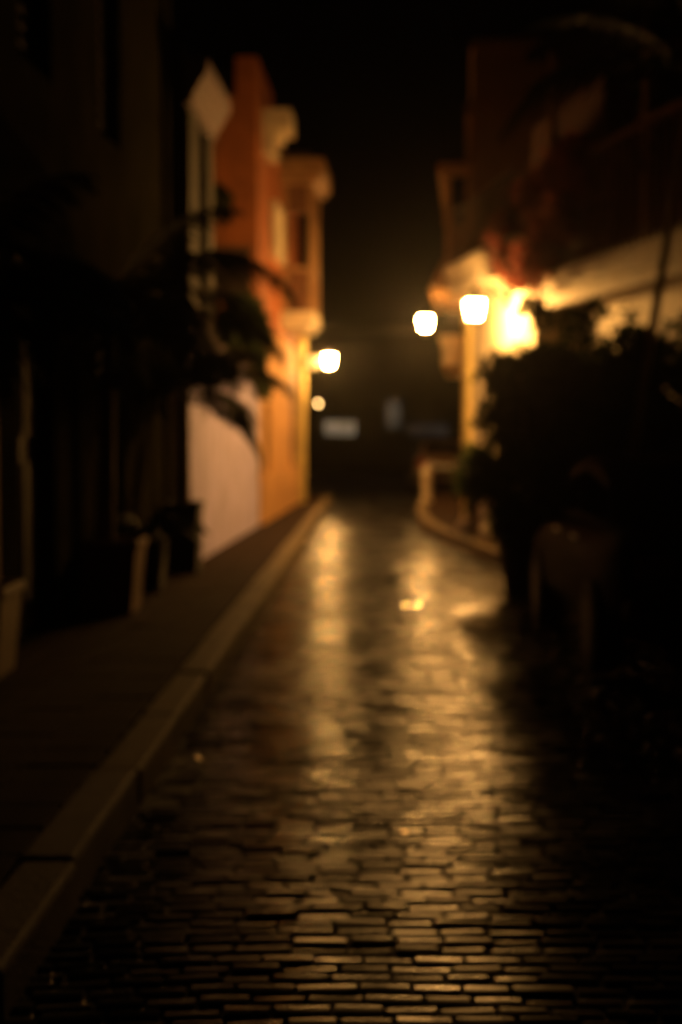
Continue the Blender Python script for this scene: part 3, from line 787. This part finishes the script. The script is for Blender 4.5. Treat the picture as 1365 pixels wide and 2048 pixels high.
mb = MB(); loft(mb, [cring(42.1, 1.0, .74, .72), cring(42.45, 1.38, .76, .6), cring(43.0, 1.46, .77, .6), cring(43.9, 1.44, .77, .6), cring(44.9, 1.0, .74, .7)])
mb.build('cabin', M['car_paint'], t, smooth=False, bevel=.03)
mb = MB(); mb.quad((CX-.6, 42.12, 1.04), (CX+.6, 42.12, 1.04), (CX+.5, 42.4, 1.35), (CX-.5, 42.4, 1.35)); mb.v = [(x, y-.035, z) for x, y, z in mb.v]; mb.build('rear_window', M['dark_glass'], t)
for s_ in (-1, 1):
    mb = MB(); mb.box(CX+s_*.64-.09, CX+s_*.64+.09, 42.0, 42.07, .68, .9); mb.build('tail_light', M['tail_red'], t, bevel=.01)
    for y in (42.75, 45.2):
        x = CX+s_*.78
        w_ = MB(); w_.tube([(x-.1, y, .31), (x+.1, y, .31)], .31, 24); w_ = w_.build('wheel', M['rubber'], t)
        r_ = MB(); r_.tube([(x-.105, y, .31), (x+.105, y, .31)], .2, 18); r_.build('rim', M['alloy'], w_)
mb = MB(); mb.box(CX-.78, CX+.78, 41.93, 42.06, .36, .54); mb.build('bumper', M['rubber'], t, bevel=.03)
mb = MB(); mb.box(CX-.25, CX+.25, 41.985, 42.02, .6, .72); mb.build('number_plate', M['white_iron'], t)

t = thing('end_house', 'dark house closing the street with a pale lit shop window', 'house', (1, 62, 0))
FE = Fr(-5, 0, 1)
def ebox(*bs):
    mb = MB()
    for b in bs: mb.box(*b)
    return mb
mb = MB()
xs = [-6, -1.0, .78, 1.85, 2.75, 2.95, 4.7, 9]
mb.box(-6, -.7, 62, 62.4, -.05, 6); mb.box(-.7, .6, 62, 62.4, -.05, 1.6); mb.box(-.7, .6, 62, 62.4, 2.22, 6)
mb.box(.6, 2.0, 62, 62.4, -.05, 6); mb.box(2.0, 2.6, 62, 62.4, 3.1, 6); mb.box(2.0, 2.6, 62, 62.4, -.05, 1.9); mb.box(2.6, 2.95, 62, 62.4, -.05, 6)
mb.box(2.95, 4.7, 62, 62.4, -.05, 1.55); mb.box(2.95, 4.7, 62, 62.4, 2.1, 6); mb.box(4.7, 9, 62, 62.4, -.05, 6)
mb.build('wall', M['dark_plaster'], t)
ebox((-6, 9, 62.402, 68, -.05, 6)).build('house_body', M['dark_plaster'], t)
ebox((-6.3, 9.3, 61.7, 68.3, 6.002, 6.25)).build('roof', M['roof'], t)
w_ = ebox((-.7, .6, 62.2, 62.25, 1.6, 2.22)).build('shop_window', M['shop'], t)
ebox(*[(-.7+.185*k-.03, -.7+.185*k+.03, 62.1, 62.16, 1.6, 2.22) for k in range(1, 7)]).build('mullion', M['dark_wood'], w_)
ebox((2.0, 2.6, 62.2, 62.25, 1.9, 3.1)).build('stair_window', M['teal'], t)
ebox((2.95, 4.7, 62.2, 62.25, 1.55, 2.1)).build('window', M['dim'], t)

t = thing('globe_lamp', 'small round lit lamp at the far end, low beside the lantern post', 'lamp', (-.92, 57.5, -.05))
mb = MB(); mb.lathe((-.92, 57.5, -.05), [(.12, 0), (.1, .12), (.05, .2), (.035, 2.8), (.06, 2.84)], 12); mb.build('post', M['iron'], t, smooth=True)
mb = MB(); mb.lathe((-.92, 57.5, 2.80), [(.02, 0), (.05, .02), (.062, .065), (.05, .11), (.02, .128)], 14); mb.build('globe', M['globe'], t, smooth=True)

# ------------------------------------------------------------------ small mirror discs added to make glints on the road
def cap(x, y, rx, ry, label, m='glint_metal'):
    mb = MB(); mb.lathe((0, 0, 0), [(.0165, 0), (.0160, .004), (.0150, .0062), (.0145, .0064)], 20)
    o = mb.build('glint_disc', M[m])
    o.location = (x, y, .013); o.rotation_euler = (R(rx), R(ry), 0)  # tilted so the flat top mirrors a lantern into the camera
    tag(o, label, 'bottle cap', 'added glint discs on the road')
cap(.598, 13.2, 4.4, 3.6, 'mirror disc added for a glint mid-street, left one of a close pair')
cap(.718, 13.2, 4.4, 1.0, 'mirror disc added for a glint mid-street, right one of a close pair')
cap(.255, 5.6, -.8, 7.2, 'lone disc added to glint on the near cobbles', 'glint_dull')
cap(-.70, 6.9, -3, 18, 'glint disc added by the left kerb', 'glint_dull')
cap(-.66, 11.45, 0, 14, 'glint disc added between kerb and street middle', 'glint_dull')

# ------------------------------------------------------------------ thin volume added for a lens-bloom glow around the lamps
hz = bpy.data.materials.new('bloom_haze'); hz.use_nodes = True; nt = hz.node_tree
for n in list(nt.nodes):
    if n.type != 'OUTPUT_MATERIAL': nt.nodes.remove(n)
pv = nt.nodes.new('ShaderNodeVolumePrincipled'); pv.inputs['Density'].default_value = .00035
pv.inputs['Color'].default_value = (.9, .9, .9, 1); pv.inputs['Anisotropy'].default_value = .93
nt.links.new(pv.outputs['Volume'], nt.nodes[0].inputs['Volume'])
mb = MB(); mb.box(-420, 420, -70, 620, -1.1, 13); tag(mb.build('bloom_volume', hz), None, None, kind='stuff')

# ------------------------------------------------------------------ light, world, camera
world = bpy.data.worlds.new('World'); sc.world = world; world.use_nodes = True
wn = world.node_tree.nodes; bg = wn['Background']
sky = wn.new('ShaderNodeTexSky'); sky.sky_type = 'NISHITA'; sky.sun_disc = False
sky.sun_elevation = R(-4); sky.sun_rotation = R(120); sky.altitude = 0
world.node_tree.links.new(sky.outputs['Color'], bg.inputs['Color'])
bg.inputs['Strength'].default_value = .004
sun = bpy.data.lights.new('Moon', 'SUN'); sun.energy = .012; sun.angle = R(.5); sun.color = (.7, .85, 1.0)
so = bpy.data.objects.new('Moon', sun); COL.objects.link(so); so.rotation_euler = (R(38), 0, R(115))

cam = bpy.data.cameras.new('Camera'); co = bpy.data.objects.new('Camera', cam); COL.objects.link(co)
co.location = (0, 0, 1.6); co.rotation_euler = (R(90-3.1), 0, 0)
cam.sensor_fit = 'VERTICAL'; cam.sensor_height = 36; cam.sensor_width = 24; cam.lens = 50
cam.clip_end = 2000; cam.clip_start = .05
cam.dof.use_dof = True; cam.dof.focus_distance = 2.4; cam.dof.aperture_fstop = 2.0
sc.camera = co
sc.view_settings.view_transform = 'Standard'; sc.view_settings.look = 'None'
sc.view_settings.exposure = 0; sc.view_settings.gamma = 1
sc.cycles.use_denoising = True
sc.cycles.max_bounces = 6
